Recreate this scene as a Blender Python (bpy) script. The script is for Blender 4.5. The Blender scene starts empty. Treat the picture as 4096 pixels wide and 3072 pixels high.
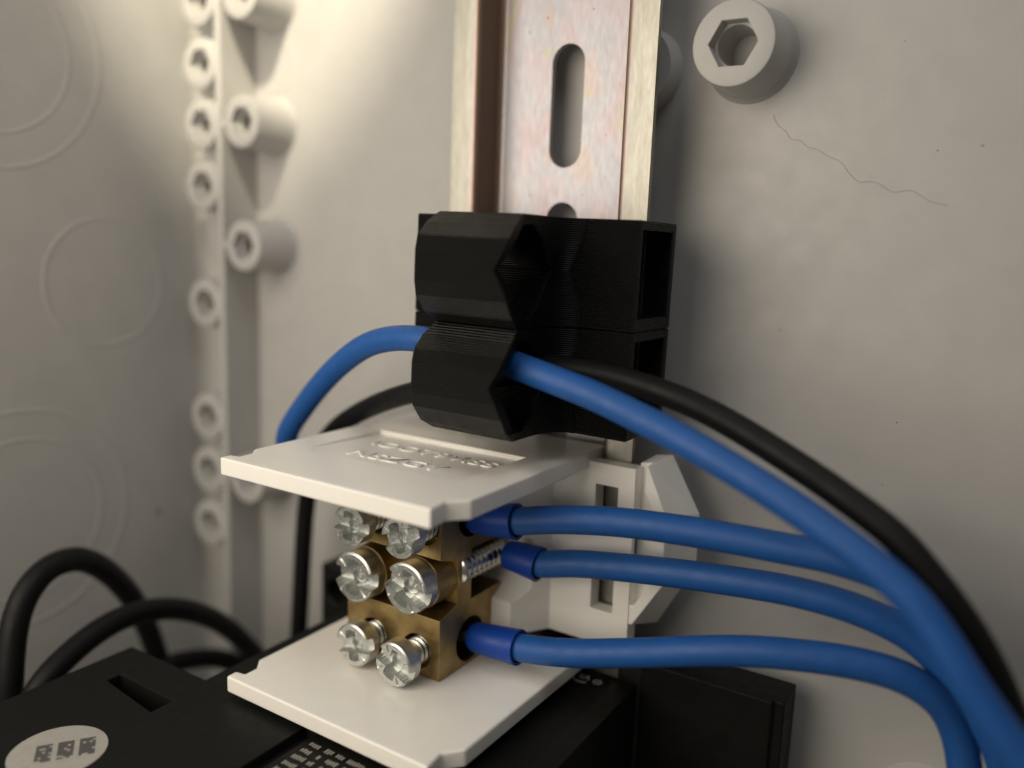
# Inside an electrical enclosure: mounting rail, printed cable clips, brass terminal block, wires, power supply.
# All helper coordinates are millimetres; 1 Blender unit = 1 cm (scale_length 0.01).
import bpy, bmesh, math, random
from mathutils import Matrix, Vector, Euler
random.seed(7)
S = 0.1
scene = bpy.context.scene
scene.unit_settings.system = 'METRIC'
scene.unit_settings.scale_length = 0.01
COL = scene.collection

# ------------------------------------------------------------------ camera
cam_d = bpy.data.cameras.new('camera')
cam = bpy.data.objects.new('camera', cam_d); COL.objects.link(cam)
_r = Vector((0.8486787, 0.5275739, 0.0375527)); _u = Vector((-0.1198191, 0.1226202, 0.9851942)); _f = Vector((-0.5151581, 0.8406129, -0.1672786))
_m = Matrix((( _r.x, _u.x, -_f.x), (_r.y, _u.y, -_f.y), (_r.z, _u.z, -_f.z))).to_4x4()
_m.translation = Vector((66.5565, -115.3844, -6.19)) * S
cam.matrix_world = _m
cam_d.sensor_width = 36.0; cam_d.lens = 29.763
cam_d.clip_start = 0.1; cam_d.clip_end = 500
cam_d.dof.use_dof = True; cam_d.dof.focus_distance = 11.9; cam_d.dof.aperture_fstop = 0.076
scene.camera = cam

# ------------------------------------------------------------------ world and lamps
world = bpy.data.worlds.new('World'); scene.world = world; world.use_nodes = True
bg = world.node_tree.nodes['Background']
bg.inputs[0].default_value = (1.0, 0.92, 0.80, 1); bg.inputs[1].default_value = 0.09

def aim(o, target):
    d = Vector(target) * S - o.location
    o.rotation_euler = d.to_track_quat('-Z', 'Y').to_euler()
def area(name, loc, target, size, power, color, spread=180):
    l = bpy.data.lights.new(name, 'AREA'); l.shape = 'DISK'; l.size = size * S; l.energy = power; l.color = color
    l.spread = math.radians(spread)
    o = bpy.data.objects.new(name, l); COL.objects.link(o); o.location = Vector(loc) * S; aim(o, target); return o
area('work_lamp', (-48, -152, 18), (0, 0, -20), 165, 2650, (1.0, 0.892, 0.735))
area('top_fill', (110, -130, 270), (10, 0, -10), 150, 1900, (0.97, 0.98, 1.0))  # added cool fill from above, lifts the plate tops
sp = bpy.data.lights.new('patch_spot', 'SPOT'); sp.energy = 42000; sp.color = (1.0, 0.88, 0.64)  # added spot, its cone edge shapes the warm patch at upper left
sp.spot_size = math.radians(27); sp.spot_blend = 0.22; sp.shadow_soft_size = 1.0
spo = bpy.data.objects.new('patch_spot', sp); COL.objects.link(spo); spo.location = Vector((5, -125, 190)) * S; aim(spo, (-68, 6, 76))

scene.view_settings.view_transform = 'Standard'; scene.view_settings.look = 'None'
scene.view_settings.gamma = 1.0; scene.view_settings.exposure = 0.0; scene.view_settings.use_curve_mapping = False
scene.cycles.max_bounces = 8; scene.cycles.diffuse_bounces = 5; scene.cycles.glossy_bounces = 4
scene.cycles.use_denoising = True
scene.cycles.sample_clamp_indirect = 8

# ------------------------------------------------------------------ materials
def mat(name, color, rough=0.5, metal=0.0, spec=0.5, noise=None, bump=None, rough_var=None, sss=0.0, layer=None, coat=0):
    """noise=(scale, [(pos,color)...]); bump=(scale, strength, distance_mm); layer=(pitch_mm, strength)"""
    m = bpy.data.materials.new(name); m.use_nodes = True
    nt = m.node_tree; N = nt.nodes; L = nt.links; b = N['Principled BSDF']
    b.inputs['Base Color'].default_value = (*color, 1); b.inputs['Roughness'].default_value = rough
    b.inputs['Metallic'].default_value = metal; b.inputs['Specular IOR Level'].default_value = spec
    b.inputs['Coat Weight'].default_value = coat
    if sss:
        b.inputs['Subsurface Weight'].default_value = sss; b.inputs['Subsurface Radius'].default_value = (1, .8, .6); b.inputs['Subsurface Scale'].default_value = 0.12
    tc = N.new('ShaderNodeTexCoord'); obj = tc.outputs['Object']
    if noise:
        t = N.new('ShaderNodeTexNoise'); t.inputs['Scale'].default_value = noise[0]; t.inputs['Detail'].default_value = 5; t.inputs['Roughness'].default_value = .6
        L.new(obj, t.inputs['Vector']); r = N.new('ShaderNodeValToRGB'); els = r.color_ramp.elements
        while len(els) < len(noise[1]): els.new(0.5)
        for e, (p, c) in zip(els, noise[1]): e.position = p; e.color = (*c, 1)
        L.new(t.outputs['Fac'], r.inputs['Fac']); L.new(r.outputs['Color'], b.inputs['Base Color'])
    if rough_var:
        t = N.new('ShaderNodeTexNoise'); t.inputs['Scale'].default_value = rough_var[0]; t.inputs['Detail'].default_value = 4
        L.new(obj, t.inputs['Vector']); mr = N.new('ShaderNodeMapRange'); mr.inputs['From Min'].default_value = .3; mr.inputs['From Max'].default_value = .7
        mr.inputs['To Min'].default_value = rough_var[1]; mr.inputs['To Max'].default_value = rough_var[2]
        L.new(t.outputs['Fac'], mr.inputs['Value']); L.new(mr.outputs['Result'], b.inputs['Roughness'])
    h = None
    if bump:
        t = N.new('ShaderNodeTexNoise'); t.inputs['Scale'].default_value = bump[0]; t.inputs['Detail'].default_value = 3
        L.new(obj, t.inputs['Vector']); bp = N.new('ShaderNodeBump'); bp.inputs['Strength'].default_value = bump[1]; bp.inputs['Distance'].default_value = bump[2] * S
        L.new(t.outputs['Fac'], bp.inputs['Height']); L.new(bp.outputs['Normal'], b.inputs['Normal']); h = bp
    if layer:
        sx = N.new('ShaderNodeSeparateXYZ'); L.new(obj, sx.inputs[0])
        wob = N.new('ShaderNodeTexNoise'); wob.inputs['Scale'].default_value = 6; L.new(obj, wob.inputs['Vector'])
        mw = N.new('ShaderNodeMath'); mw.operation = 'MULTIPLY_ADD'; mw.inputs[1].default_value = 0.012; L.new(wob.outputs['Fac'], mw.inputs[0]); L.new(sx.outputs['Z'], mw.inputs[2])
        mu = N.new('ShaderNodeMath'); mu.operation = 'MULTIPLY'; mu.inputs[1].default_value = 2 * math.pi / (layer[0] * S); L.new(mw.outputs[0], mu.inputs[0])
        sn = N.new('ShaderNodeMath'); sn.operation = 'SINE'; L.new(mu.outputs[0], sn.inputs[0])
        bp = N.new('ShaderNodeBump'); bp.inputs['Strength'].default_value = layer[1]; bp.inputs['Distance'].default_value = 0.012
        L.new(sn.outputs[0], bp.inputs['Height'])
        if h: L.new(h.outputs['Normal'], bp.inputs['Normal'])
        L.new(bp.outputs['Normal'], b.inputs['Normal'])
    return m

M_BOX = mat('enclosure_plastic', (.44, .433, .42), .48, bump=(55, .15, .05), rough_var=(3, .42, .56),
            noise=(1.6, [(.3, (.425, .418, .406)), (.7, (.455, .448, .436))]))
M_WHITE = mat('white_polyamide', (.84, .82, .765), .30, noise=(2.2, [(.35, (.86, .84, .79)), (.7, (.885, .865, .82))]), bump=(14, .03, .03), sss=.2)
M_CLIP = mat('printed_black_plastic', (.004, .004, .0037), .45, spec=.24, layer=(.30, 1.0), rough_var=(5, .38, .5))
M_BLACK = mat('black_moulded_plastic', (.006, .006, .0055), .58, spec=.2, bump=(60, .15, .05), rough_var=(6, .48, .62))
M_BLACKCABLE = mat('black_cable_sheath', (.006, .006, .0065), .5, spec=.2, bump=(9, .10, .1), rough_var=(4, .44, .58))
M_BLUE = mat('blue_pvc', (.018, .085, .31), .48, spec=.35, noise=(5, [(.3, (.012, .082, .30)), (.7, (.016, .095, .34))]), rough_var=(6, .44, .56), bump=(7, .06, .1))
M_FERRULE = mat('dark_blue_ferrule', (.003, .045, .30), .42, spec=.4, rough_var=(8, .36, .5))
M_BRASS = mat('brass', (.40, .28, .12), .36, 1.0, noise=(4, [(.3, (.33, .235, .10)), (.7, (.46, .34, .16))]), rough_var=(9, .36, .52), bump=(50, .12, .03))
M_STEEL = mat('zinc_screw_steel', (.62, .63, .62), .34, 1.0, noise=(14, [(.3, (.52, .56, .555)), (.7, (.72, .72, .69))]), rough_var=(20, .30, .50))
M_PRINT = mat('pale_print', (.26, .25, .22), .6)
M_MARK = mat('white_print', (.82, .80, .74), .6)
M_PRINTD = mat('grey_print', (.075, .075, .075), .6)
M_STICK = mat('white_sticker', (.33, .32, .30), .5, noise=(8, [(.3, (.31, .30, .28)), (.7, (.35, .34, .32))]))
M_THREAD = mat('bright_thread', (.78, .77, .74), .2, 1.0)
M_PIN = mat('tinned_pin', (.35, .34, .33), .4, 1.0)
M_HAIR = mat('hair', (.30, .26, .21), .6)
M_DUST = mat('dust', (.24, .21, .175), .9)

def rail_material():
    m = bpy.data.materials.new('yellow_passivated_zinc'); m.use_nodes = True
    nt = m.node_tree; N = nt.nodes; L = nt.links; b = N['Principled BSDF']
    b.inputs['Metallic'].default_value = 1.0
    tc = N.new('ShaderNodeTexCoord')
    mp = N.new('ShaderNodeMapping'); mp.inputs['Scale'].default_value = (1.5, 1.5, .8); L.new(tc.outputs['Object'], mp.inputs[0])
    t = N.new('ShaderNodeTexNoise'); t.inputs['Scale'].default_value = .9; t.inputs['Detail'].default_value = 2.5; t.inputs['Roughness'].default_value = .5; t.inputs['Distortion'].default_value = .4
    L.new(mp.outputs[0], t.inputs['Vector'])
    r = N.new('ShaderNodeValToRGB'); e = r.color_ramp.elements
    cols = [(.27, (.335, .335, .26)), (.38, (.345, .295, .31)), (.48, (.34, .315, .345)), (.57, (.32, .325, .355)), (.68, (.355, .305, .305)), (.8, (.325, .34, .30))]
    while len(e) < len(cols): e.new(.5)
    for q, (p, c) in zip(e, cols): q.position = p; q.color = (*c, 1)
    L.new(t.outputs['Fac'], r.inputs['Fac'])
    # small yellow-green blooms
    v = N.new('ShaderNodeTexNoise'); v.inputs['Scale'].default_value = 1.7; v.inputs['Detail'].default_value = 2
    mp2 = N.new('ShaderNodeMapping'); mp2.inputs['Location'].default_value = (3.1, 1.7, 9.3); L.new(tc.outputs['Object'], mp2.inputs[0]); L.new(mp2.outputs[0], v.inputs['Vector'])
    mr = N.new('ShaderNodeMapRange'); mr.inputs['From Min'].default_value = .62; mr.inputs['From Max'].default_value = .74; L.new(v.outputs['Fac'], mr.inputs['Value'])
    mx = N.new('ShaderNodeMix'); mx.data_type = 'RGBA'; mx.inputs[7].default_value = (.34, .35, .20, 1)
    L.new(mr.outputs[0], mx.inputs[0]); L.new(r.outputs[0], mx.inputs[6])
    # dark specks
    sp_ = N.new('ShaderNodeTexVoronoi'); sp_.inputs['Scale'].default_value = 3.2; L.new(tc.outputs['Object'], sp_.inputs['Vector'])
    ms = N.new('ShaderNodeMapRange'); ms.inputs['From Min'].default_value = .035; ms.inputs['From Max'].default_value = .07; ms.inputs['To Min'].default_value = .75; ms.inputs['To Max'].default_value = 0
    L.new(sp_.outputs['Distance'], ms.inputs['Value'])
    mx2 = N.new('ShaderNodeMix'); mx2.data_type = 'RGBA'; mx2.inputs[7].default_value = (.10, .08, .06, 1); L.new(ms.outputs[0], mx2.inputs[0]); L.new(mx.outputs[2], mx2.inputs[6])
    sx = N.new('ShaderNodeSeparateXYZ'); L.new(tc.outputs['Object'], sx.inputs[0])
    ab = N.new('ShaderNodeMath'); ab.operation = 'ABSOLUTE'; L.new(sx.outputs['X'], ab.inputs[0])
    lip = N.new('ShaderNodeMapRange'); lip.inputs['From Min'].default_value = 1.33; lip.inputs['From Max'].default_value = 1.42; L.new(ab.outputs[0], lip.inputs['Value'])
    fine = N.new('ShaderNodeTexNoise'); fine.inputs['Scale'].default_value = 3.5; fine.inputs['Detail'].default_value = 4; mpl = N.new('ShaderNodeMapping'); mpl.inputs['Scale'].default_value = (2.5, 2.5, .35); L.new(tc.outputs['Object'], mpl.inputs[0]); L.new(mpl.outputs[0], fine.inputs['Vector'])
    fr = N.new('ShaderNodeValToRGB'); fr.color_ramp.elements[0].position = .3; fr.color_ramp.elements[0].color = (.29, .28, .245, 1); fr.color_ramp.elements[1].position = .65; fr.color_ramp.elements[1].color = (.355, .35, .315, 1)
    L.new(fine.outputs['Fac'], fr.inputs['Fac'])
    mx3 = N.new('ShaderNodeMix'); mx3.data_type = 'RGBA'; L.new(lip.outputs[0], mx3.inputs[0]); L.new(mx2.outputs[2], mx3.inputs[6]); L.new(fr.outputs[0], mx3.inputs[7])
    # copper reflection painted into the colour of the folded side walls
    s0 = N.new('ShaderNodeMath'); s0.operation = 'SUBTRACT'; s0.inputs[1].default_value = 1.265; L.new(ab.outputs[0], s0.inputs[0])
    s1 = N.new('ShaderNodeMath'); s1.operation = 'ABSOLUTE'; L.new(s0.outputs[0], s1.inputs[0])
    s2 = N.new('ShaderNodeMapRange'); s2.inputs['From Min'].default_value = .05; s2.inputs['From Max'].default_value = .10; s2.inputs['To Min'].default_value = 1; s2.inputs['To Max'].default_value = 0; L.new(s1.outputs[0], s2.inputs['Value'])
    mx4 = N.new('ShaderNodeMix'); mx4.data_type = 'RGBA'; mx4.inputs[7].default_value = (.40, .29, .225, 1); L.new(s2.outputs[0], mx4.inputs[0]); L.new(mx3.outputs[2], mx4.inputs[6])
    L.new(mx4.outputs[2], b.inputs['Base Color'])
    g = N.new('ShaderNodeTexNoise'); g.inputs['Scale'].default_value = 22; g.inputs['Detail'].default_value = 4; mp3 = N.new('ShaderNodeMapping'); mp3.inputs['Scale'].default_value = (1, 1, .25)
    L.new(tc.outputs['Object'], mp3.inputs[0]); L.new(mp3.outputs[0], g.inputs['Vector'])
    mr3 = N.new('ShaderNodeMapRange'); mr3.inputs['To Min'].default_value = .36; mr3.inputs['To Max'].default_value = .54; L.new(g.outputs['Fac'], mr3.inputs['Value']); L.new(mr3.outputs[0], b.inputs['Roughness'])
    bp = N.new('ShaderNodeBump'); bp.inputs['Strength'].default_value = .12; bp.inputs['Distance'].default_value = .006; L.new(g.outputs['Fac'], bp.inputs['Height']); L.new(bp.outputs[0], b.inputs['Normal'])
    return m
M_RAIL = rail_material()

# ------------------------------------------------------------------ helpers
def mesh(name, verts, faces, origin=(0, 0, 0), smooth=None):
    me = bpy.data.meshes.new(name)
    o = Vector(origin)
    me.from_pydata([tuple((Vector(v) - o) * S) for v in verts], [], faces); me.update()
    bm = bmesh.new(); bm.from_mesh(me); bmesh.ops.recalc_face_normals(bm, faces=bm.faces); bm.to_mesh(me); bm.free()
    if smooth is not None:
        me.polygons.foreach_set('use_smooth', [True] * len(me.polygons)); sharp(me, smooth)
    return me
def sharp(me, angle):
    bm = bmesh.new(); bm.from_mesh(me)
    for e in bm.edges:
        e.smooth = not (len(e.link_faces) == 2 and e.calc_face_angle(0) > math.radians(angle))
    bm.to_mesh(me); bm.free()
def obj(name, me, material=None, parent=None, loc=None):
    o = bpy.data.objects.new(name, me); COL.objects.link(o)
    if material and (not me.materials): me.materials.append(material)
    if parent: o.parent = parent
    if loc is not None: o.location = Vector(loc) * S
    return o
def empty(name, loc, rot=(0, 0, 0)):
    o = bpy.data.objects.new(name, None); COL.objects.link(o); o.location = Vector(loc) * S; o.rotation_euler = rot; o.empty_display_size = .3; return o
def tag(o, label, cat, group=None):
    o['label'] = label; o['category'] = cat
    if group: o['group'] = group
    return o
def bevel(o, w, seg=2, angle=35):
    b = o.modifiers.new('bevel', 'BEVEL'); b.width = w * S; b.segments = seg; b.limit_method = 'ANGLE'; b.angle_limit = math.radians(angle); b.harden_normals = False
    return o
def box(x0, x1, y0, y1, z0, z1):
    v = [(x, y, z) for x in (x0, x1) for y in (y0, y1) for z in (z0, z1)]
    return v, [(0, 1, 3, 2), (4, 6, 7, 5), (0, 4, 5, 1), (2, 3, 7, 6), (0, 2, 6, 4), (1, 5, 7, 3)]
def prism(poly, lo, hi, axis):
    """poly in the two other axes (cyclic order kept x,y,z), extruded along axis"""
    n = len(poly); v = []
    for t in (lo, hi):
        for a, b in poly:
            v.append((t, a, b) if axis == 0 else (a, t, b) if axis == 1 else (a, b, t))
    f = [tuple(range(n)), tuple(range(2 * n - 1, n - 1, -1))] + [(i, (i + 1) % n, n + (i + 1) % n, n + i) for i in range(n)]
    return v, f
def loft(rings, cap=(True, True)):
    n = len(rings[0]); v = [p for r in rings for p in r]; f = []
    for k in range(len(rings) - 1):
        for i in range(n):
            j = (i + 1) % n; f.append((k * n + i, k * n + j, (k + 1) * n + j, (k + 1) * n + i))
    if cap[0]: f.append(tuple(range(n)))
    if cap[1]: f.append(tuple(range((len(rings) - 1) * n, len(rings) * n)))
    return v, f
def merge(*parts):
    V, F = [], []
    for v, f in parts:
        b = len(V); V += list(v); F += [tuple(i + b for i in q) for q in f]
    return V, F
def cyl(c, axis, r, lo, hi, n=40):
    ring = [(math.cos(2 * math.pi * i / n) * r, math.sin(2 * math.pi * i / n) * r) for i in range(n)]
    others = [k for k in range(3) if k != axis]
    return prism([(c[0] + a, c[1] + b) for a, b in ring], lo, hi, axis)
def cut(o, *cutters):
    tmp = []
    for v, f in cutters:
        me = mesh('cutter', v, f); c = bpy.data.objects.new('cutter', me); COL.objects.link(c)
        c.parent = o.parent
        m = o.modifiers.new('cut', 'BOOLEAN'); m.operation = 'DIFFERENCE'; m.object = c; m.solver = 'EXACT'; tmp.append(c)
    dg = bpy.context.evaluated_depsgraph_get(); dg.update()
    me = bpy.data.meshes.new_from_object(o.evaluated_get(dg)); o.modifiers.clear(); o.data = me
    for c in tmp:
        d = c.data; bpy.data.objects.remove(c); bpy.data.meshes.remove(d)
    return o
def smooth_path(pts, step=1.2):
    P = [Vector(p) for p in pts]; P = [P[0] * 2 - P[1]] + P + [P[-1] * 2 - P[-2]]; out = []
    for i in range(1, len(P) - 2):
        a, b, c, d = P[i - 1:i + 3]; n = max(2, int((c - b).length / step))
        t0 = 0; t1 = t0 + max((b - a).length, .01) ** .5; t2 = t1 + max((c - b).length, .01) ** .5; t3 = t2 + max((d - c).length, .01) ** .5
        for k in range(n):
            t = t1 + (t2 - t1) * k / n
            A1 = a * ((t1 - t) / (t1 - t0)) + b * ((t - t0) / (t1 - t0)); A2 = b * ((t2 - t) / (t2 - t1)) + c * ((t - t1) / (t2 - t1)); A3 = c * ((t3 - t) / (t3 - t2)) + d * ((t - t2) / (t3 - t2))
            B1 = A1 * ((t2 - t) / (t2 - t0)) + A2 * ((t - t0) / (t2 - t0)); B2 = A2 * ((t3 - t) / (t3 - t1)) + A3 * ((t - t1) / (t3 - t1))
            out.append(B1 * ((t2 - t) / (t2 - t1)) + B2 * ((t - t1) / (t2 - t1)))
    out.append(P[-2]); 
    for _ in range(3):   # relax small kinks
        out = [out[0]] + [(out[i - 1] + out[i] * 2 + out[i + 1]) / 4 for i in range(1, len(out) - 1)] + [out[-1]]
    return out
def tube(pts, r, n=20, step=1.2, rf=None):
    P = smooth_path(pts, step) if step else [Vector(p) for p in pts]
    T = [(P[min(i + 1, len(P) - 1)] - P[max(i - 1, 0)]).normalized() for i in range(len(P))]
    u = T[0].orthogonal().normalized(); rings = []
    for i, p in enumerate(P):
        u = (u - T[i] * u.dot(T[i])).normalized(); w = T[i].cross(u); rr = r if rf is None else rf(i / (len(P) - 1))
        rings.append([tuple(p + (u * math.cos(2 * math.pi * k / n) + w * math.sin(2 * math.pi * k / n)) * rr) for k in range(n)])
    return loft(rings)
def lathe(a, b, prof, n=28):
    """prof: [(t along a->b in mm, radius)]"""
    a = Vector(a); d = (Vector(b) - a).normalized(); u = d.orthogonal().normalized(); w = d.cross(u)
    rings = [[tuple(a + d * t + (u * math.cos(2 * math.pi * k / n) + w * math.sin(2 * math.pi * k / n)) * r) for k in range(n)] for t, r in prof]
    return loft(rings)
def text_mesh(body, size, extrude, align='CENTER'):
    c = bpy.data.curves.new('text', 'FONT'); c.body = body; c.size = size * S; c.extrude = extrude * S; c.align_x = align; c.align_y = 'CENTER'; c.resolution_u = 4
    c.bevel_depth = 0
    o = bpy.data.objects.new('text', c); COL.objects.link(o)
    dg = bpy.context.evaluated_depsgraph_get(); dg.update()
    me = bpy.data.meshes.new_from_object(o.evaluated_get(dg)); bpy.data.objects.remove(o); bpy.data.curves.remove(c)
    me.materials.clear(); return me

# ================================================================== SETTING: the enclosure
YP = 11.68           # face of the back wall
YR = 2.57            # front edge of rib and bosses
v, f = box(-92, 150, YP, YP + 3, -190, 120)
wall_back = obj('wall_back', mesh('wall_back', v, f), M_BOX); wall_back['kind'] = 'structure'
v, f = box(-95, -92, -70, YP + 3, -190, 120)
wall_left = obj('wall_left', mesh('wall_left', v, f), M_BOX); wall_left['kind'] = 'structure'
# corner fillet between the two walls
arc = [(-92.5, YP + 1)] + [(-92 + 4 * (1 - math.cos(t)), YP - 4 * (1 - math.sin(t))) for t in [math.pi / 2 * k / 8 for k in range(9)]]
arc = [(-92.4, YP + .4), (-92.4, YP - 4)] + [(-92 + 4 - 4 * math.cos(math.radians(a)), YP - 4 + 4 * math.sin(math.radians(a))) for a in range(0, 91, 9)] + [(-88, YP + .4)]
v, f = prism(arc, -190, 120, 2)
obj('corner_fillet', mesh('corner_fillet', v, f, smooth=30), M_BOX, wall_back)
v, f = box(-78.0, -76.3, YR, YP + .5, -190, 120)
bevel(obj('rib', mesh('rib', v, f), M_BOX, wall_back), .35)

def boss_mesh(R, H, hexr, holer, draft=.35, n=48):
    """axis along -Y, base at y=0, front at y=-H"""
    def circ(r, y, ph=0): return [(r * math.cos(2 * math.pi * i / n), y, r * math.sin(2 * math.pi * i / n)) for i in range(n)]
    def hexa(r, y):
        out = []
        for i in range(n):
            a = 2 * math.pi * i / n; k = (a % (math.pi / 3)) - math.pi / 6
            q = r * math.cos(math.pi / 6) / math.cos(k); out.append((q * math.cos(a), y, q * math.sin(a)))
        return out
    rings = [circ(R + draft + .9, .4), circ(R + draft + .35, -.45), circ(R + draft, -1.3), circ(R + .05, -H + .35), circ(R - .1, -H + .1), circ(R - .35, -H),
             hexa(hexr + .12, -H), hexa(hexr, -H + .12), hexa(hexr - .1, -H + 1.9), circ(holer + .1, -H + 1.9), circ(holer, -H + 2.05), circ(holer - .15, -.8)]
    v, f = loft(rings, (False, True))
    return mesh('screw_boss', v, f, smooth=32)
BM = boss_mesh(5.0, YP - YR + .12, 3.05, 2.2)
BB = boss_mesh(5.75, YP - 2.68, 3.45, 2.75)
for z in (38.6, 26.4, 14.6, 2.4, -21.7, -46.2, -58.0, -70.2):
    obj('screw_boss', BM, M_BOX, wall_back, (-82.4, YP, z))
    v, f = box(-92.2, -86.6, YR + 4.6, YP + .3, z - .6, z + .6)
    obj('web', mesh('web', v, f), M_BOX, wall_back)
for z in (38.8, 14.8, -9.3, -58.0):
    obj('screw_boss', BM, M_BOX, wall_back, (-70.3, YP, z))
    v, f = box(-76.5, -74.8, YR + .4, YP + .3, z - .7, z + .7)
    obj('web', mesh('web', v, f), M_BOX, wall_back)
for x, z in ((27.25, 21.36), (61.1, -85.0)):
    obj('screw_boss', BB, M_BOX, wall_back, (x, YP, z))
# low pad behind the rail
v, f = lathe((10.6, YP + .3, 20.3), (10.6, 0, 20.3), [(0, 6.4), (.3, 6.3), (3.6, 6.0), (3.9, 5.7)], 48)
obj('rail_pad', mesh('rail_pad', v, f, smooth=40), M_BOX, wall_back)
# ejector-pin circles on the back wall, knock-out circles on the side wall: thin raised rings
def ring(R, w, h, n=64):
    return [[((R + dr) * math.cos(2 * math.pi * i / n), dh, (R + dr) * math.sin(2 * math.pi * i / n)) for i in range(n)] for dr, dh in ((-w, .05), (-w * .4, -h), (w * .4, -h), (w, .05))]
for z in (26.6, -21.2):
    v, f = loft(ring(4.7, .35, .12), (False, False)); obj('ejector_mark', mesh('ejector_mark', v, f, smooth=60), M_BOX, wall_back, (-69.5, YP, z))
def knock(y, z, R, w=.6):
    v, f = loft([[(-b, a, c) for a, b, c in r] for r in ring(R, w, .11)], (False, False))
    obj('knockout_ring', mesh('knockout_ring', v, f, smooth=60), M_BOX, wall_left, (-92, y, z))
knock(-13.4, -17.6, 12.6); knock(-34, 24, 21.0); knock(-34, 24, 15.0, .5); knock(-32, -62, 21.0); knock(-32, -62, 15.5, .5)

# ================================================================== the mounting rail
def rail():
    t = 1.0; r = 1.1
    # outer (front) line of the hat profile, left to right, then offset back
    def arcp(cx, cy, rad, a0, a1, k=5): return [(cx + rad * math.cos(math.radians(a0 + (a1 - a0) * i / k)), cy + rad * math.sin(math.radians(a0 + (a1 - a0) * i / k))) for i in range(k + 1)]
    # front side (facing -y)
    A = [(-17.5, 0)] + arcp(-13.5 - .1, 1.1, 1.1, -90, 0) + arcp(-12.5 + 1.2 + .0, 5.3, 1.2, 180, 90) 
    A = A + [(-x, y) for x, y in reversed(A)]
    B = [(-17.5, 1.0)] + arcp(-13.6, 1.1, .12, 90, 0, 2)
    B = [(-17.5, 1.0), (-14.2, 1.0), (-13.6, 1.5), (-13.5, 6.6), (-12.7, 7.5)]
    B = B + [(-x, y) for x, y in reversed(B)]
    poly = A + list(reversed(B))
    v, f = prism(poly, -73.6, 75, 2)
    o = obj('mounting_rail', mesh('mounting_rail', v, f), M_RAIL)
    cutters = []
    for k in range(-2, 4):
        z1 = .1 + k * 24.2 + (3.0 if k > 1 else 0); z0 = z1 - 18.8; R = 2.85
        pl = [(R * math.cos(math.radians(a)), z1 - R + R * math.sin(math.radians(a))) for a in range(0, 181, 12)] + [(R * math.cos(math.radians(a)), z0 + R + R * math.sin(math.radians(a))) for a in range(180, 361, 12)]
        cutters.append(prism(pl, 4, 10, 1))
    cut(o, *cutters)
    o.data.polygons.foreach_set('use_smooth', [True] * len(o.data.polygons)); sharp(o.data, 33)
    bevel(o, .14, 2, 50)
    return o
tag(rail(), 'slotted steel hat rail with iridescent yellow zinc finish on back wall', 'rail')

# ================================================================== the two printed cable clips
CZ, CR = -2.846, (-0.007788, 0.008809, -0.005497)
def clip(z_off, label):
    e = empty('cable_clip', (0, 0, CZ + 0.0), CR)
    zt, zb = z_off, z_off - 14.9          # local, relative to CZ
    zt2, zb2 = zt + CZ, zb + CZ
    O = (0, 0, CZ)
    def Z(k): return zt2 + (zb2 - zt2) * k
    v, f = box(-15.6, 21.5, -10.85, 1.9, zb2, zt2)
    base = obj('base', mesh('base', v, f, O), M_CLIP, e)
    def sh(b): return ([tuple(Vector(p) - Vector(O)) for p in b[0]], b[1])
    cut(base, sh(box(14.5, 23, -9.9, .5, zb2 + 1.7, zt2 - 1.3)), sh(box(-17, -10, -9.9, .5, zb2 + 1.7, zt2 - 1.3)))
    bevel(base, .25)
    # jaw: outer profile bulges forward, diamond channel runs through it along x; its right end is notched
    prof = [(-10.6, 0, 0), (-21.6, 0, 0), (-24.4, .10, .95), (-26.2, .22, 1.1), (-26.7, .34, .4), (-26.7, .48, -.85), (-26.7, .62, .4), (-26.2, .75, 1.1), (-24.4, .90, .95), (-21.5, 1, 0), (-10.6, 1, 0)]
    chan = [(-15.8, .24, 0), (-19.2, .08, 0), (-21.6, .10, .1), (-23.4, .22, .4), (-24.8, .34, .2), (-25.7, .48, -.7), (-24.8, .62, .2), (-23.4, .75, .4), (-21.6, .90, .1), (-19.2, .92, 0), (-15.8, .74, 0), (-12.6, .48, 0)]
    def loop(pr, x, t): return [(x + q[2] * t, q[0], Z(q[1])) for q in pr]
    xs = ((-3.4, 0), (10.0, 1))
    Vo = [p for x, t in xs for p in loop(prof, x, t)]; Vi = [p for x, t in xs for p in loop(chan, x, t)]
    no, ni = len(prof), len(chan); m = 2 * no; V = Vo + Vi; F = []
    for i in range(no): j = (i + 1) % no; F.append((i, j, no + j, no + i))
    for i in range(ni): j = (i + 1) % ni; F.append((m + i, m + ni + i, m + ni + j, m + j))
    for k in (0, 1):
        o0, i0 = k * no, m + k * ni
        F += [(o0 + q, o0 + q + 1, i0 + q + 1, i0 + q) for q in range(10)]
        F.append((o0 + 10, o0 + 0, i0 + 0, i0 + 11, i0 + 10))
    jaw = obj('jaw', mesh('jaw', V, F, O), M_CLIP, e); bevel(jaw, .22, 2, 25)
    # fillets joining the jaw to the base
    for x0, sg in ((10.0, 1), (-3.4, -1)):
        rings = []
        for k, w in ((.003, 3.6), (.2, 3.3), (.36, 2.3), (.48, 1.5), (.6, 2.3), (.78, 3.3), (.997, 3.6)):
            pl = [(x0 - sg * .4, -10.6), (x0 - sg * .4, -11.0 - 1.7 * w)] + [(x0 + sg * (w - w * math.sin(math.radians(a))), -11.0 - 1.65 * w * (1 - math.cos(math.radians(a)))) for a in range(90, -1, -10)] + [(x0 + sg * w, -10.6)]
            rings.append([(a, b, Z(k)) for a, b in pl])
        v, f = loft(rings)
        obj('fillet', mesh('fillet', v, f, O, smooth=24), M_CLIP, e)
    tag(e, label, 'cable clip', 'printed black cable clips on the rail')
    return e
clip(0.0, 'upper black ribbed plastic cable clip with an empty diamond channel')
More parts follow.
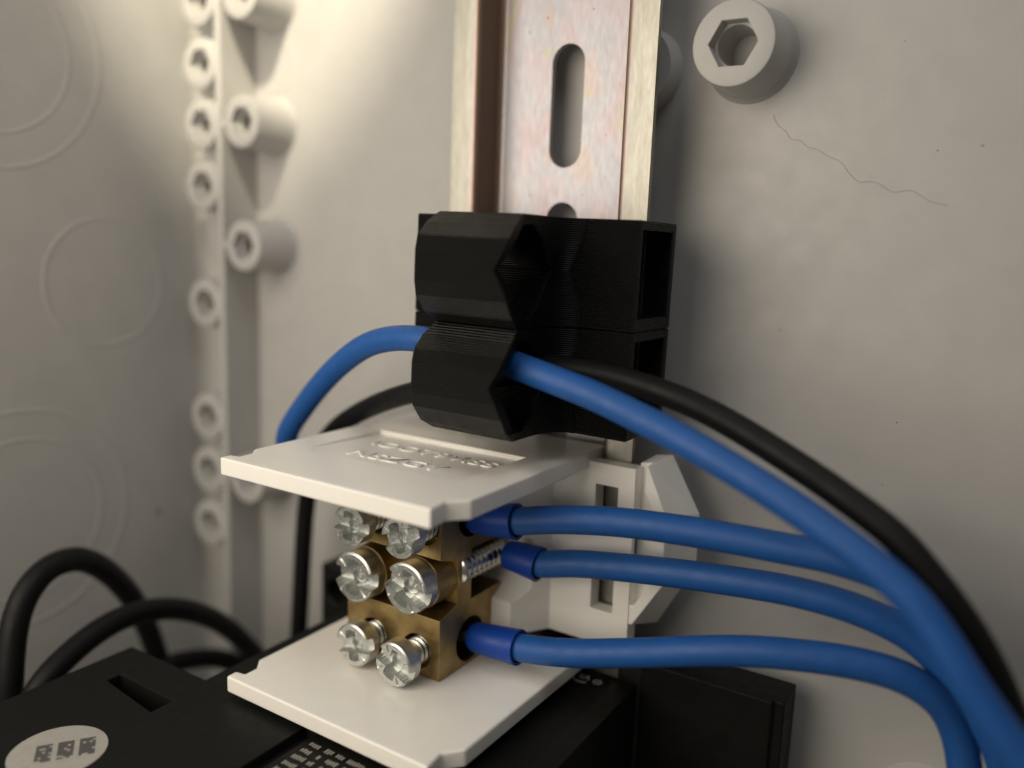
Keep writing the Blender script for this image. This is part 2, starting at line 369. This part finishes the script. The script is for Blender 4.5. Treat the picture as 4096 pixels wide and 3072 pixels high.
clip(-14.97, 'lower black ribbed plastic cable clip with a blue wire through it')

# ================================================================== terminal block
OT = (0, 0, -53.8576); TR = (0.0029766, -0.0085292, -0.0240374)
ZU, ZL, TH = -37.357, -70.358, 2.5
term = empty('terminal_block', OT, TR)
tag(term, 'brass screw terminal block between two white plastic plates on the rail', 'terminal block')
def plate(z, yb):
    poly = [(-27, -39.1), (-27.05, -37.3), (-25.4, -37.0), (-25.4, -34.9), (-27.1, -33.0), (-27.1, yb), (12.25, yb), (12.25, -33.3), (10.2, -35.7), (10.6, -39.1)]
    v, f = prism(poly, z - TH, z, 2)
    return obj('plate', mesh('plate', v, f, OT), M_WHITE, term)
up = plate(ZU, 3.0)
def shT(b): return ([tuple(Vector(p) - Vector(OT)) for p in b[0]], b[1])
PD = .75
wed = [(-28.4, ZU + .02), (-11.6, ZU - PD), (-11.6, ZU + 3), (-28.4, ZU + 3)]
cut(up, shT(prism(wed, -21.8, 6.2, 0)))
bevel(up, .32, 3, 30); up['label'] = 'upper white plate with a recessed panel of raised lettering'
low = plate(ZL, -.3); bevel(low, .32, 3, 30)
tilt = math.atan2(PD, 16.8)
for body, x, y, size, ang in (('\\OOT9V.SS', -6.6, -17.4, 4.3, .02), ('NSZGY', -7.4, -24.6, 4.6, .05)):
    me = text_mesh(body, size, .13); zz = ZU - PD * (y + 28.4) / 16.8 + .06
    t = obj('lettering', me, M_WHITE, up, (x, y, zz + 53.8576)); t.rotation_euler = Euler((-tilt, 0, ang)); t.scale = (1.12, .95, 1)
# white holder with the rail foot
def hold():
    poly = [(-14, 6.5), (-14, -9.0), (2.6, -9.0), (2.9, -8.6), (6.4, -3.2), (19.9, -3.2), (19.9, -.2), (14, -.2), (14, 6.5)]
    poly = [(-24, -.3), (-24, -2.4), (-14, -2.4), (-8, -4.4), (-6, -9.0), (2.7, -9.0), (6.4, -3.1), (20.0, -3.1), (20.0, -.3)]
    v, f = prism(poly, -67.2, -38.6, 2)
    o = obj('rail_foot', mesh('rail_foot', v, f, OT), M_WHITE, term)
    cut(o, shT(box(13.6, 17.35, -5, 2, -47.6, -41.9)), shT(box(13.6, 17.35, -5, 2, -61.7, -56.0)),
        shT(cyl((-11.2, -55.2), 0, 7.0, -9, 4.6)), shT(box(16.5, 22, -2.0, 1, -53.5, -48.5)))
    bevel(o, .3); return o
hold()
# wing hooked round the rail edge
wf = [(19.6, -38.2), (21.8, -37.9), (25.0, -45.0), (25.0, -55.5), (20.6, -62.6), (19.6, -62.8)]
wb = [(19.6, -38.0), (22.4, -37.6), (27.2, -46.0), (27.2, -54.5), (21.4, -65.0), (19.6, -65.0)]
v, f = loft([[(a, -2.9, b) for a, b in wf], [(a, 5.0, b) for a, b in wb]])
wing = obj('wing', mesh('wing', v, f, OT), M_WHITE, term)
cut(wing, shT(prism([(19.0, -37.0), (21.5, -37.0), (21.5, -41.8), (23.8, -46.4), (23.8, -54.8), (20.7, -59.6), (19.0, -59.6)], -4, -.6, 1)))
bevel(wing, .28)
# brass bar
bp = [(-22.2, -51.7), (-22.2, -42.3), (-11.4, -42.3), (-9.4, -43.0), (-8.2, -44.6), (-7.9, -46.4), (-7.9, -50.6), (-5.2, -52.4), (-3.2, -54.2), (-2.6, -56.3), (-3.2, -58.4), (-5.2, -60.2), (-7.9, -62.0),
      (-7.9, -66.2), (-8.2, -68.0), (-9.4, -69.6), (-11.4, -70.3), (-22.2, -70.3), (-22.2, -60.9), (-18.1, -59.6), (-18.1, -53.0)]
v, f = prism(bp, -19.0, -.8, 0)
bar = obj('brass_bar', mesh('brass_bar', v, f, OT), M_BRASS, term)
def cylx(y, z, r, lo, hi): return cyl((y, z), 0, r, lo, hi)
cut(bar, shT(cylx(-14.6, -46.6, 3.5, -9, 3)), shT(box(-6.5, 3, -14.6, -4.0, -60.0, -52.0)), shT(cylx(-14.6, -66.4, 3.5, -9, 3)),
    shT(cylx(-14.6, -46.6, 3.5, -23, -12)), shT(cylx(-10.0, -56.3, 4.5, -23, -13)), shT(cylx(-14.6, -66.4, 3.5, -23, -12)))
cut(bar, *[shT(cyl((x, z), 1, r, -30, y)) for x, z, r, y in ((-14.9, -56.6, 3.4, -15.5), (-4.9, -55.9, 3.4, -15.5), (-13.3, -47.5, 2.7, -19), (-4.0, -47.3, 2.7, -19), (-13.7, -66.6, 2.7, -19), (-5.1, -66.7, 2.7, -19))])
bevel(bar, .25, 2, 30)
# screws
def head_mesh(R, H, slot, arm, depth, ticks=True):
    """front face at y=0 pointing to -y, body behind; slot cut right across, cross recess in the middle"""
    nr, na = 26, 96; V = []; F = []
    def dep(x, z):
        r = math.hypot(x, z); d = 0
        if abs(z) < slot and r > R * .0: d = depth * .62
        if abs(x) < arm and r < R * .72: d = max(d, depth * .8 * min(1, (R * .74 - r) / (R * .16)))
        if r < R * .34: d = max(d, depth)
        if ticks and d == 0:
            for s in (1, -1):
                if abs(x * s - z) < .16 and r > R * .55 and r < R * .92: d = .18
        if r > R * .93 and d < .2: d = max(d, (r - R * .93) / (R * .07) * .22)
        return d
    V.append((0, dep(0, 0), 0))
    for i in range(1, nr + 1):
        r = R * i / nr
        for k in range(na):
            a = 2 * math.pi * k / na; x, z = r * math.cos(a), r * math.sin(a); V.append((x, dep(x, z), z))
    for k in range(na): F.append((0, 1 + k, 1 + (k + 1) % na))
    for i in range(nr - 1):
        for k in range(na):
            a = 1 + i * na; b = a + na; q = (k + 1) % na; F.append((a + k, b + k, b + q, a + q))
    a = 1 + (nr - 1) * na; b = len(V)
    for k in range(na): V.append((R * math.cos(2 * math.pi * k / na), H, R * math.sin(2 * math.pi * k / na)))
    for k in range(na): F.append((a + k, b + k, b + (k + 1) % na, a + (k + 1) % na))
    F.append(tuple(range(b, b + na)))
    return mesh('head', V, F, smooth=38)
H_BIG = head_mesh(3.85, 2.9, 1.2, 1.05, 2.4); H_SM = head_mesh(3.0, 2.6, .9, .85, 2.1); H_MED = head_mesh(3.3, 2.4, .95, .9, 2.1)
def shank_mesh(r, L0, L1, pitch=.9, n=24):
    rings = []; y = L0
    while y < L1:
        for dy, dr in ((0, 0), (.25 * pitch, .28), (.5 * pitch, .28), (.75 * pitch, 0)):
            rings.append([((r + dr) * math.cos(2 * math.pi * k / n), y + dy, (r + dr) * math.sin(2 * math.pi * k / n)) for k in range(n)])
        y += pitch
    return mesh('shank', *loft(rings), smooth=50)
SH = shank_mesh(1.95, 2.0, 9.0); SHN = shank_mesh(1.75, 1.8, 9.0)
def plain(r, y0, y1, n=28): return mesh('shank', *loft([[(r * math.cos(2 * math.pi * k / n), y, r * math.sin(2 * math.pi * k / n)) for k in range(n)] for y in (y0, y1)]), smooth=40)
COLLAR = mesh('collar', *loft([[(r * math.cos(2 * math.pi * k / 48), y, r * math.sin(2 * math.pi * k / 48)) for k in range(48)] for y, r in ((2.92, 3.3), (2.95, 3.7), (3.2, 3.95), (7.3, 4.0))]), smooth=40)
for x, y, z, hm, ang, sm in ((-13.3, -28.0, -47.5, H_SM, 5, SHN), (-4.0, -28.0, -47.3, H_SM, -22, SHN), (-14.9, -25.4, -56.6, H_BIG, 0, SH),
                             (-4.9, -25.3, -55.9, H_BIG, 18, SH), (-13.7, -26.8, -66.6, H_MED, -12, SHN), (-5.1, -27.6, -66.7, H_MED, 24, SHN)):
    sc = empty('screw', (x, y, z + 53.8576)); sc.parent = term; sc.rotation_euler = (0, math.radians(ang), 0)
    obj('head', hm, M_STEEL, sc); obj('shank', sm, M_STEEL, sc)
    if hm is H_BIG: obj('collar', COLLAR, M_BRASS, sc)
th = obj('clamp_screw', shank_mesh(2.05, 0, 11.2, 1.25), M_THREAD, term, (-2.1, -17.0, -55.0 + 53.8576))

# ================================================================== power supply
psu = empty('power_supply', (0, -40, -74))
tag(psu, 'black power supply below the white plates with a round sticker and printed label', 'power supply')
OP = (0, -40, -74)
def ps(b): return ([tuple(Vector(p) - Vector(OP)) for p in b[0]], b[1])
poly = [(-52.5, -96), (-52.5, -37), (-34.2, -37), (-34.2, .6), (20.6, .6), (20.6, -96)]
v, f = prism(poly, -125, -74, 2)
hous = obj('housing', mesh('housing', v, f, OP), M_BLACK, psu)
R = 2.5
pk = [(-11.4, -98), (17.0, -98)] + [(17.0 - R + R * math.cos(math.radians(a)), -.1 - R + R * math.sin(math.radians(a))) for a in range(0, 91, 15)] + [(-11.4 + R + R * math.cos(math.radians(a)), -.1 - R + R * math.sin(math.radians(a))) for a in range(90, 181, 15)]
slotp = [(-46.0, -45.6), (-33.2, -47.2), (-33.2, -43.5), (-46.0, -43.3)]
cut(hous, ps(prism(pk, -74.45, -70, 2)), ps(prism(slotp, -80, -70, 2)), ps(box(-12.9, -11.1, -98, -37, -75.6, -70)))
bevel(hous, .3)
for x0, x1, y0, y1, zt, hx, hz in ((20.8, 42.8, .9, 8.4, -70.1, 36, -80), (-46.4, -33.0, .0, 7.6, -69.8, -42.6, -75.0)):
    v, f = box(x0, x1, y0, y1, -125, zt)
    ear = obj('mounting_ear', mesh('mounting_ear', v, f, OP), M_BLACK, psu)
    if x0 > 0:
        sl = [(29 + 6.5 + 4.2 * math.cos(math.radians(a)) - 1, -78.6 + 4.2 * math.sin(math.radians(a))) for a in range(-90, 91, 12)] + [(21.9, -74.4), (21.9, -82.8)]
        cut(ear, ps(box(41.2, 44, -2, 1.6, -130, -60)))
    else:
        cut(ear, ps(cyl((hx, hz), 1, 2.3, -3, 12)))
    bevel(ear, .6, 3)
# label print (flat, raised a hair above the pocket floor)
ZPR = -74.43
def quad(cx, cy, w, h, z): return [(cx - w / 2, cy - h / 2, z), (cx + w / 2, cy - h / 2, z), (cx + w / 2, cy + h / 2, z), (cx - w / 2, cy + h / 2, z)], [(0, 1, 2, 3)]
parts = []
for r in range(9):
    y = -39.3 - r * 1.62; x = -10.0
    while x < 15.5:
        w = random.uniform(1.1, 3.6)
        n = max(2, int(w / .42))
        for q in range(n):
            if random.random() < .88: parts.append(quad(x + (q + .5) * w / n, y + random.uniform(-.06, .06), w / n * .72, random.uniform(.65, .95), ZPR))
        x += w + random.uniform(.5, 1.0)
lab = obj('printed_text', mesh('printed_text', *merge(*parts), OP), M_PRINT, psu); lab['kind'] = 'stuff'
# certification mark: C ring round two letters, small ring with R
def arc_ring(cx, cy, r, w, a0, a1, z, n=28):
    A = [math.radians(a0 + (a1 - a0) * i / n) for i in range(n + 1)]
    V = [(cx + (r + s) * math.cos(a), cy + (r + s) * math.sin(a), z) for a in A for s in (-w, w)]
    return V, [(2 * i, 2 * i + 1, 2 * i + 3, 2 * i + 2) for i in range(n)]
v, f = merge(arc_ring(12.2, -1.4, 1.75, .15, 50, 310, ZPR), arc_ring(14.75, -1.65, .62, .08, 0, 360, ZPR))
mark = obj('certification_mark', mesh('certification_mark', v, f, OP), M_MARK, psu)
for body, x, y, sz in (('SA', 12.35, -1.4, 1.9), ('R', 14.75, -1.65, .75)):
    o = obj('letters', text_mesh(body, sz, 0), M_MARK, mark, (x, y + 40, ZPR + 74))
# round sticker
v, f = cyl((-34.6, -59.8), 2, 5.9, -74.0, -73.9, 64)
st = obj('sticker', mesh('sticker', v, f, OP), M_STICK, psu)
st['label'] = 'round off-white sticker with three grey printed blocks'
dx, dy = .58, .815
parts = []
for off in (-2.55, 0, 2.55):
    cx, cy = -34.1 + dx * off, -59.1 + dy * off
    for i in range(5):
        for j in range(10):
            if random.random() < .8:
                a, b = (i - 2) * .38, (j - 4.5) * .40; h = .2
                x, y = cx + dx * a - dy * b, cy + dy * a + dx * b
                parts.append(([(x + dx * p * h - dy * q * h, y + dy * p * h + dx * q * h, -73.88) for p, q in ((-1, -1), (1, -1), (1, 1), (-1, 1))], [(0, 1, 2, 3)]))
pr = obj('print', mesh('print', *merge(*parts), OP), M_PRINTD, st); pr['kind'] = 'stuff'

# ================================================================== wires
def wire(name, label, cat, pts, r, material, group=None, n=22):
    v, f = tube(pts, r, n); o = obj(name, mesh(name, v, f, smooth=50), material); tag(o, label, cat, group); return o
def ferruled(label, fa, fb, pts, r=2.02, pin=True):
    e = empty('blue_wire', fb); O = fb
    v, f = tube(pts, r, 22); obj('insulation', mesh('insulation', v, f, O, smooth=50), M_BLUE, e)
    L = (Vector(fb) - Vector(fa)).length
    prof = [(-.4, 1.2), (-.3, 1.9), (.1, 2.15), (.7, 2.3), (L * .5, 2.45), (L - .6, 2.62), (L - .1, 2.68), (L, 2.6), (L - .05, 2.25), (L - 2.0, 2.0)]
    if pin: v, f = lathe(fa, fb, [(-6.5, .9), (-6.3, 1.15), (.5, 1.15)], 20); obj('pin', mesh('pin', v, f, O, smooth=40), M_PIN, e)
    v, f = lathe(fa, fb, prof, 32); obj('ferrule', mesh('ferrule', v, f, O, smooth=40), M_FERRULE, e)
    tag(e, label, 'wire', 'blue wires in the terminal block'); return e
ferruled('blue wire with ferrule entering the top row of the brass block', (-1.0, -14.55, -47.4), (6.6, -14.5, -46.25),
    [(4.5, -14.5, -46.6), (6.72, -14.50, -46.19), (8.54, -14.50, -45.67), (11.60, -14.00, -45.00), (21.04, -13.00, -43.58), (29.88, -12.00, -43.07), (38.16, -11.00, -42.98), (43.34, -10.50, -43.04), (48.47, -10.00, -43.02), (52.52, -10.00, -43.38), (56.07, -10.00, -44.03), (58.88, -10.00, -45.69), (61.36, -10.00, -48.24), (63.65, -10.00, -51.00), (65.96, -10.00, -54.14), (68.25, -10.00, -57.45), (70.17, -10.00, -60.62), (71.59, -10.00, -63.96)])
ferruled('blue wire with ferrule entering the middle row of the brass block', (1.9, -9.0, -53.95), (7.6, -9.0, -54.3), pin=False, pts=
    [(5.4, -9.0, -54.2), (7.5, -9.0, -54.25), (9.24, -9.00, -53.86), (12.72, -8.80, -52.90), (19.42, -8.40, -51.93), (28.92, -8.00, -50.74), (38.63, -7.40, -49.95), (43.05, -7.00, -49.75), (48.41, -6.50, -49.95), (52.57, -6.00, -50.57), (56.25, -5.50, -51.61), (59.71, -5.00, -53.25), (62.46, -5.00, -55.49), (64.80, -5.00, -57.92), (67.16, -5.00, -60.74), (69.14, -5.00, -63.66), (70.24, -5.00, -66.88)])
ferruled('blue wire with ferrule entering the bottom row of the brass block', (-.3, -14.5, -66.0), (7.8, -14.5, -65.4),
    [(5.5, -14.5, -65.5), (7.97, -14.5, -65.4), (10.5, -14.5, -65.0), (16.90, -14.50, -63.51), (22.87, -14.00, -61.90), (28.55, -13.50, -60.26), (33.94, -13.00, -58.63), (40.58, -12.00, -57.05), (45.74, -11.00, -56.37), (50.74, -10.00, -55.96), (54.64, -9.00, -56.10), (58.10, -8.00, -56.70), (61.02, -7.00, -58.02), (63.05, -6.00, -60.09), (64.42, -5.00, -62.86), (65.38, -5.00, -65.52), (66.00, -5.00, -68.54)])
wire('blue_wire', 'thick blue wire looping through the lower black clip and sweeping down right', 'wire',
    [(-19.2, -14.5, -46.6), (-24, -12.5, -47.2), (-31, -7, -48.0), (-38.5, -3.4, -48.4), (-44.0, -5.0, -47.6), (-45.6, -9.2, -45.2), (-43.3, -11.5, -41.3), (-38.37, -12.5, -35.83), (-32.56, -14.0, -30.75), (-25.59, -16.0, -25.93), (-18.59, -18.0, -22.43), (-11.98, -19.5, -20.85), (-6.54, -20.5, -20.47), (.27, -20.5, -20.9), (5.5, -20.6, -21.8), (11.06, -20.80, -22.91), (14.42, -21.00, -23.57), (20.66, -21.00, -24.95), (26.59, -21.00, -26.77), (32.41, -21.50, -28.45), (37.93, -22.00, -30.41), (43.16, -22.50, -32.36), (48.12, -23.00, -34.49), (52.85, -23.50, -36.74), (57.35, -24.00, -39.14), (59.82, -24.30, -40.92), (62.30, -24.60, -43.65), (64.51, -25.00, -46.52), (66.81, -25.00, -49.46), (69.13, -25.00, -52.15), (71.30, -25.00, -54.46), (73.58, -25.00, -56.86)], 1.88, M_BLUE)
wire('black_cable', 'black cable running behind the blue wire through the lower black clip', 'cable',
    [(-53.4, 0, -112), (-53.0, 0.0, -98.02), (-52.67, 0.0, -87.62), (-51.96, 0.0, -77.46), (-51.26, 0.0, -67.55), (-50.34, 0.0, -58.77), (-47.7, -1.0, -51.51), (-42.96, -3.0, -44.9), (-37.39, -5.0, -40.38), (-29.25, -8.0, -35.98), (-20.67, -11.0, -32.34), (-14.31, -12.5, -30.11), (-4.81, -13.6, -27.4), (3.87, -14.0, -24.9), (10.47, -14.00, -23.21), (15.45, -14.00, -23.25), (20.24, -14.00, -23.57), (26.56, -14.50, -24.44), (32.54, -15.00, -25.78), (38.25, -15.50, -27.83), (43.79, -16.50, -30.02), (49.01, -17.50, -32.22), (53.95, -18.50, -34.61), (56.82, -19.00, -36.10), (59.90, -19.50, -38.93), (62.54, -20.00, -41.55), (64.86, -20.00, -44.35), (66.96, -20.00, -47.55), (68.84, -20.00, -50.97), (70.29, -20.00, -54.12), (71.56, -20.00, -57.13), (72.68, -20.00, -60.19)], 1.7, M_BLACKCABLE)
wire('black_cable', 'tall blurred loop of black cable in front of the left wall', 'cable',
    [(-66.0, -51.0, -100), (-66.0, -50.7, -86.96), (-66.0, -49.81, -79.71), (-67.0, -48.6, -74.2), (-68.0, -46.83, -69.1), (-69.0, -44.06, -65.51), (-70.0, -40.2, -63.67), (-72.0, -34.64, -64.31), (-74.0, -29.68, -67.24), (-76.0, -24.51, -72.24), (-78.0, -19.7, -78.63), (-80.0, -15.35, -86.76), (-81.0, -12.69, -93.98), (-82.0, -10.34, -103.01)], 2.15, M_BLACKCABLE, 'black cable loops at the left')
wire('black_cable', 'lower loop of black cable curling down behind the power supply corner', 'cable',
    [(-60.0, -54, -92), (-60.0, -50.82, -82.5), (-60.0, -47.42, -77.83), (-61.0, -43.12, -75.95), (-62.0, -37.32, -74.31), (-63.0, -31.18, -73.98), (-64.0, -23.14, -75.7), (-66.0, -13.62, -80.66), (-68.0, -4.99, -87.68), (-69.0, 1.16, -94.76), (-70.0, 5.0, -99.5), (-72.0, 6.2, -102.0), (-74.5, 3.2, -101.5), (-76.5, -.55, -98.9), (-78.0, -6.57, -97.14), (-79.0, -11.24, -96.62), (-80.0, -15.76, -97.26), (-80.0, -22.4, -98.43)], 2.05, M_BLACKCABLE, 'black cable loops at the left')

# ================================================================== hair and dust on the back wall
hp = [(31.1, 12.97), (31.64, 11.78), (32.35, 11.12), (33.1, 10.79), (33.55, 9.73), (34.18, 9.36), (34.99, 9.52), (35.75, 8.85), (36.39, 8.26), (37.56, 8.16), (38.66, 7.4), (39.86, 6.76), (40.67, 6.56), (41.29, 5.98), (42.06, 4.94), (43.75, 3.5), (45.26, 3.67), (46.62, 3.11), (48.21, 2.14), (50.27, 2.5), (51.59, 1.78), (52.91, .97), (55.07, .55)]
v, f = tube([(x, YP - .07, z) for x, z in hp], .02, 6, .3)
tag(obj('hair', mesh('hair', v, f), M_HAIR), 'fine wavy brown hair lying on the wall right of the rail', 'hair')
parts = []
spots = [(47.54, 21.75, .16), (58.17, 8.07, .24), (45.6, 14.5, .12), (53.0, 7.56, .2), (20.36, -.78, .15), (45.2, 4.35, .13), (27.6, -22, .16), (51.9, -29.23, .2), (50.9, -38.4, .2), (31.75, -44.98, .2), (34.8, -17.7, .2), (34.9, -27.1, .12), (45.5, -62, .16), (49, -70, .16)]
spots += [(random.uniform(20, 75), random.uniform(-70, 40), random.uniform(.05, .11)) for _ in range(40)]
for x, z, r in spots:
    r *= .6
    k = 7; a0 = random.random() * 6
    rr = [r * random.uniform(.6, 1.3) for _ in range(k)]
    parts.append(loft([[(x + rr[i] * s_ * math.cos(a0 + 6.283 * i / k) * 1.5, YP + .02 - h_, z + rr[i] * s_ * math.sin(a0 + 6.283 * i / k)) for i in range(k)] for s_, h_ in ((1, 0), (.6, r * .5))]))
x_, y_, z_ = -92.02, -3.6, -67.8
parts.append(loft([[(x_ + h_, y_ + s_ * .9 * math.cos(6.283 * i / 8) * (1 + .3 * (i % 2)), z_ + s_ * .6 * math.sin(6.283 * i / 8)) for i in range(8)] for s_, h_ in ((1, 0), (.5, .3))]))
d = obj('dust', mesh('dust', *merge(*parts)), M_DUST); d['kind'] = 'stuff'; d['label'] = 'tiny dark dust specks on the back wall'; d['category'] = 'dust'
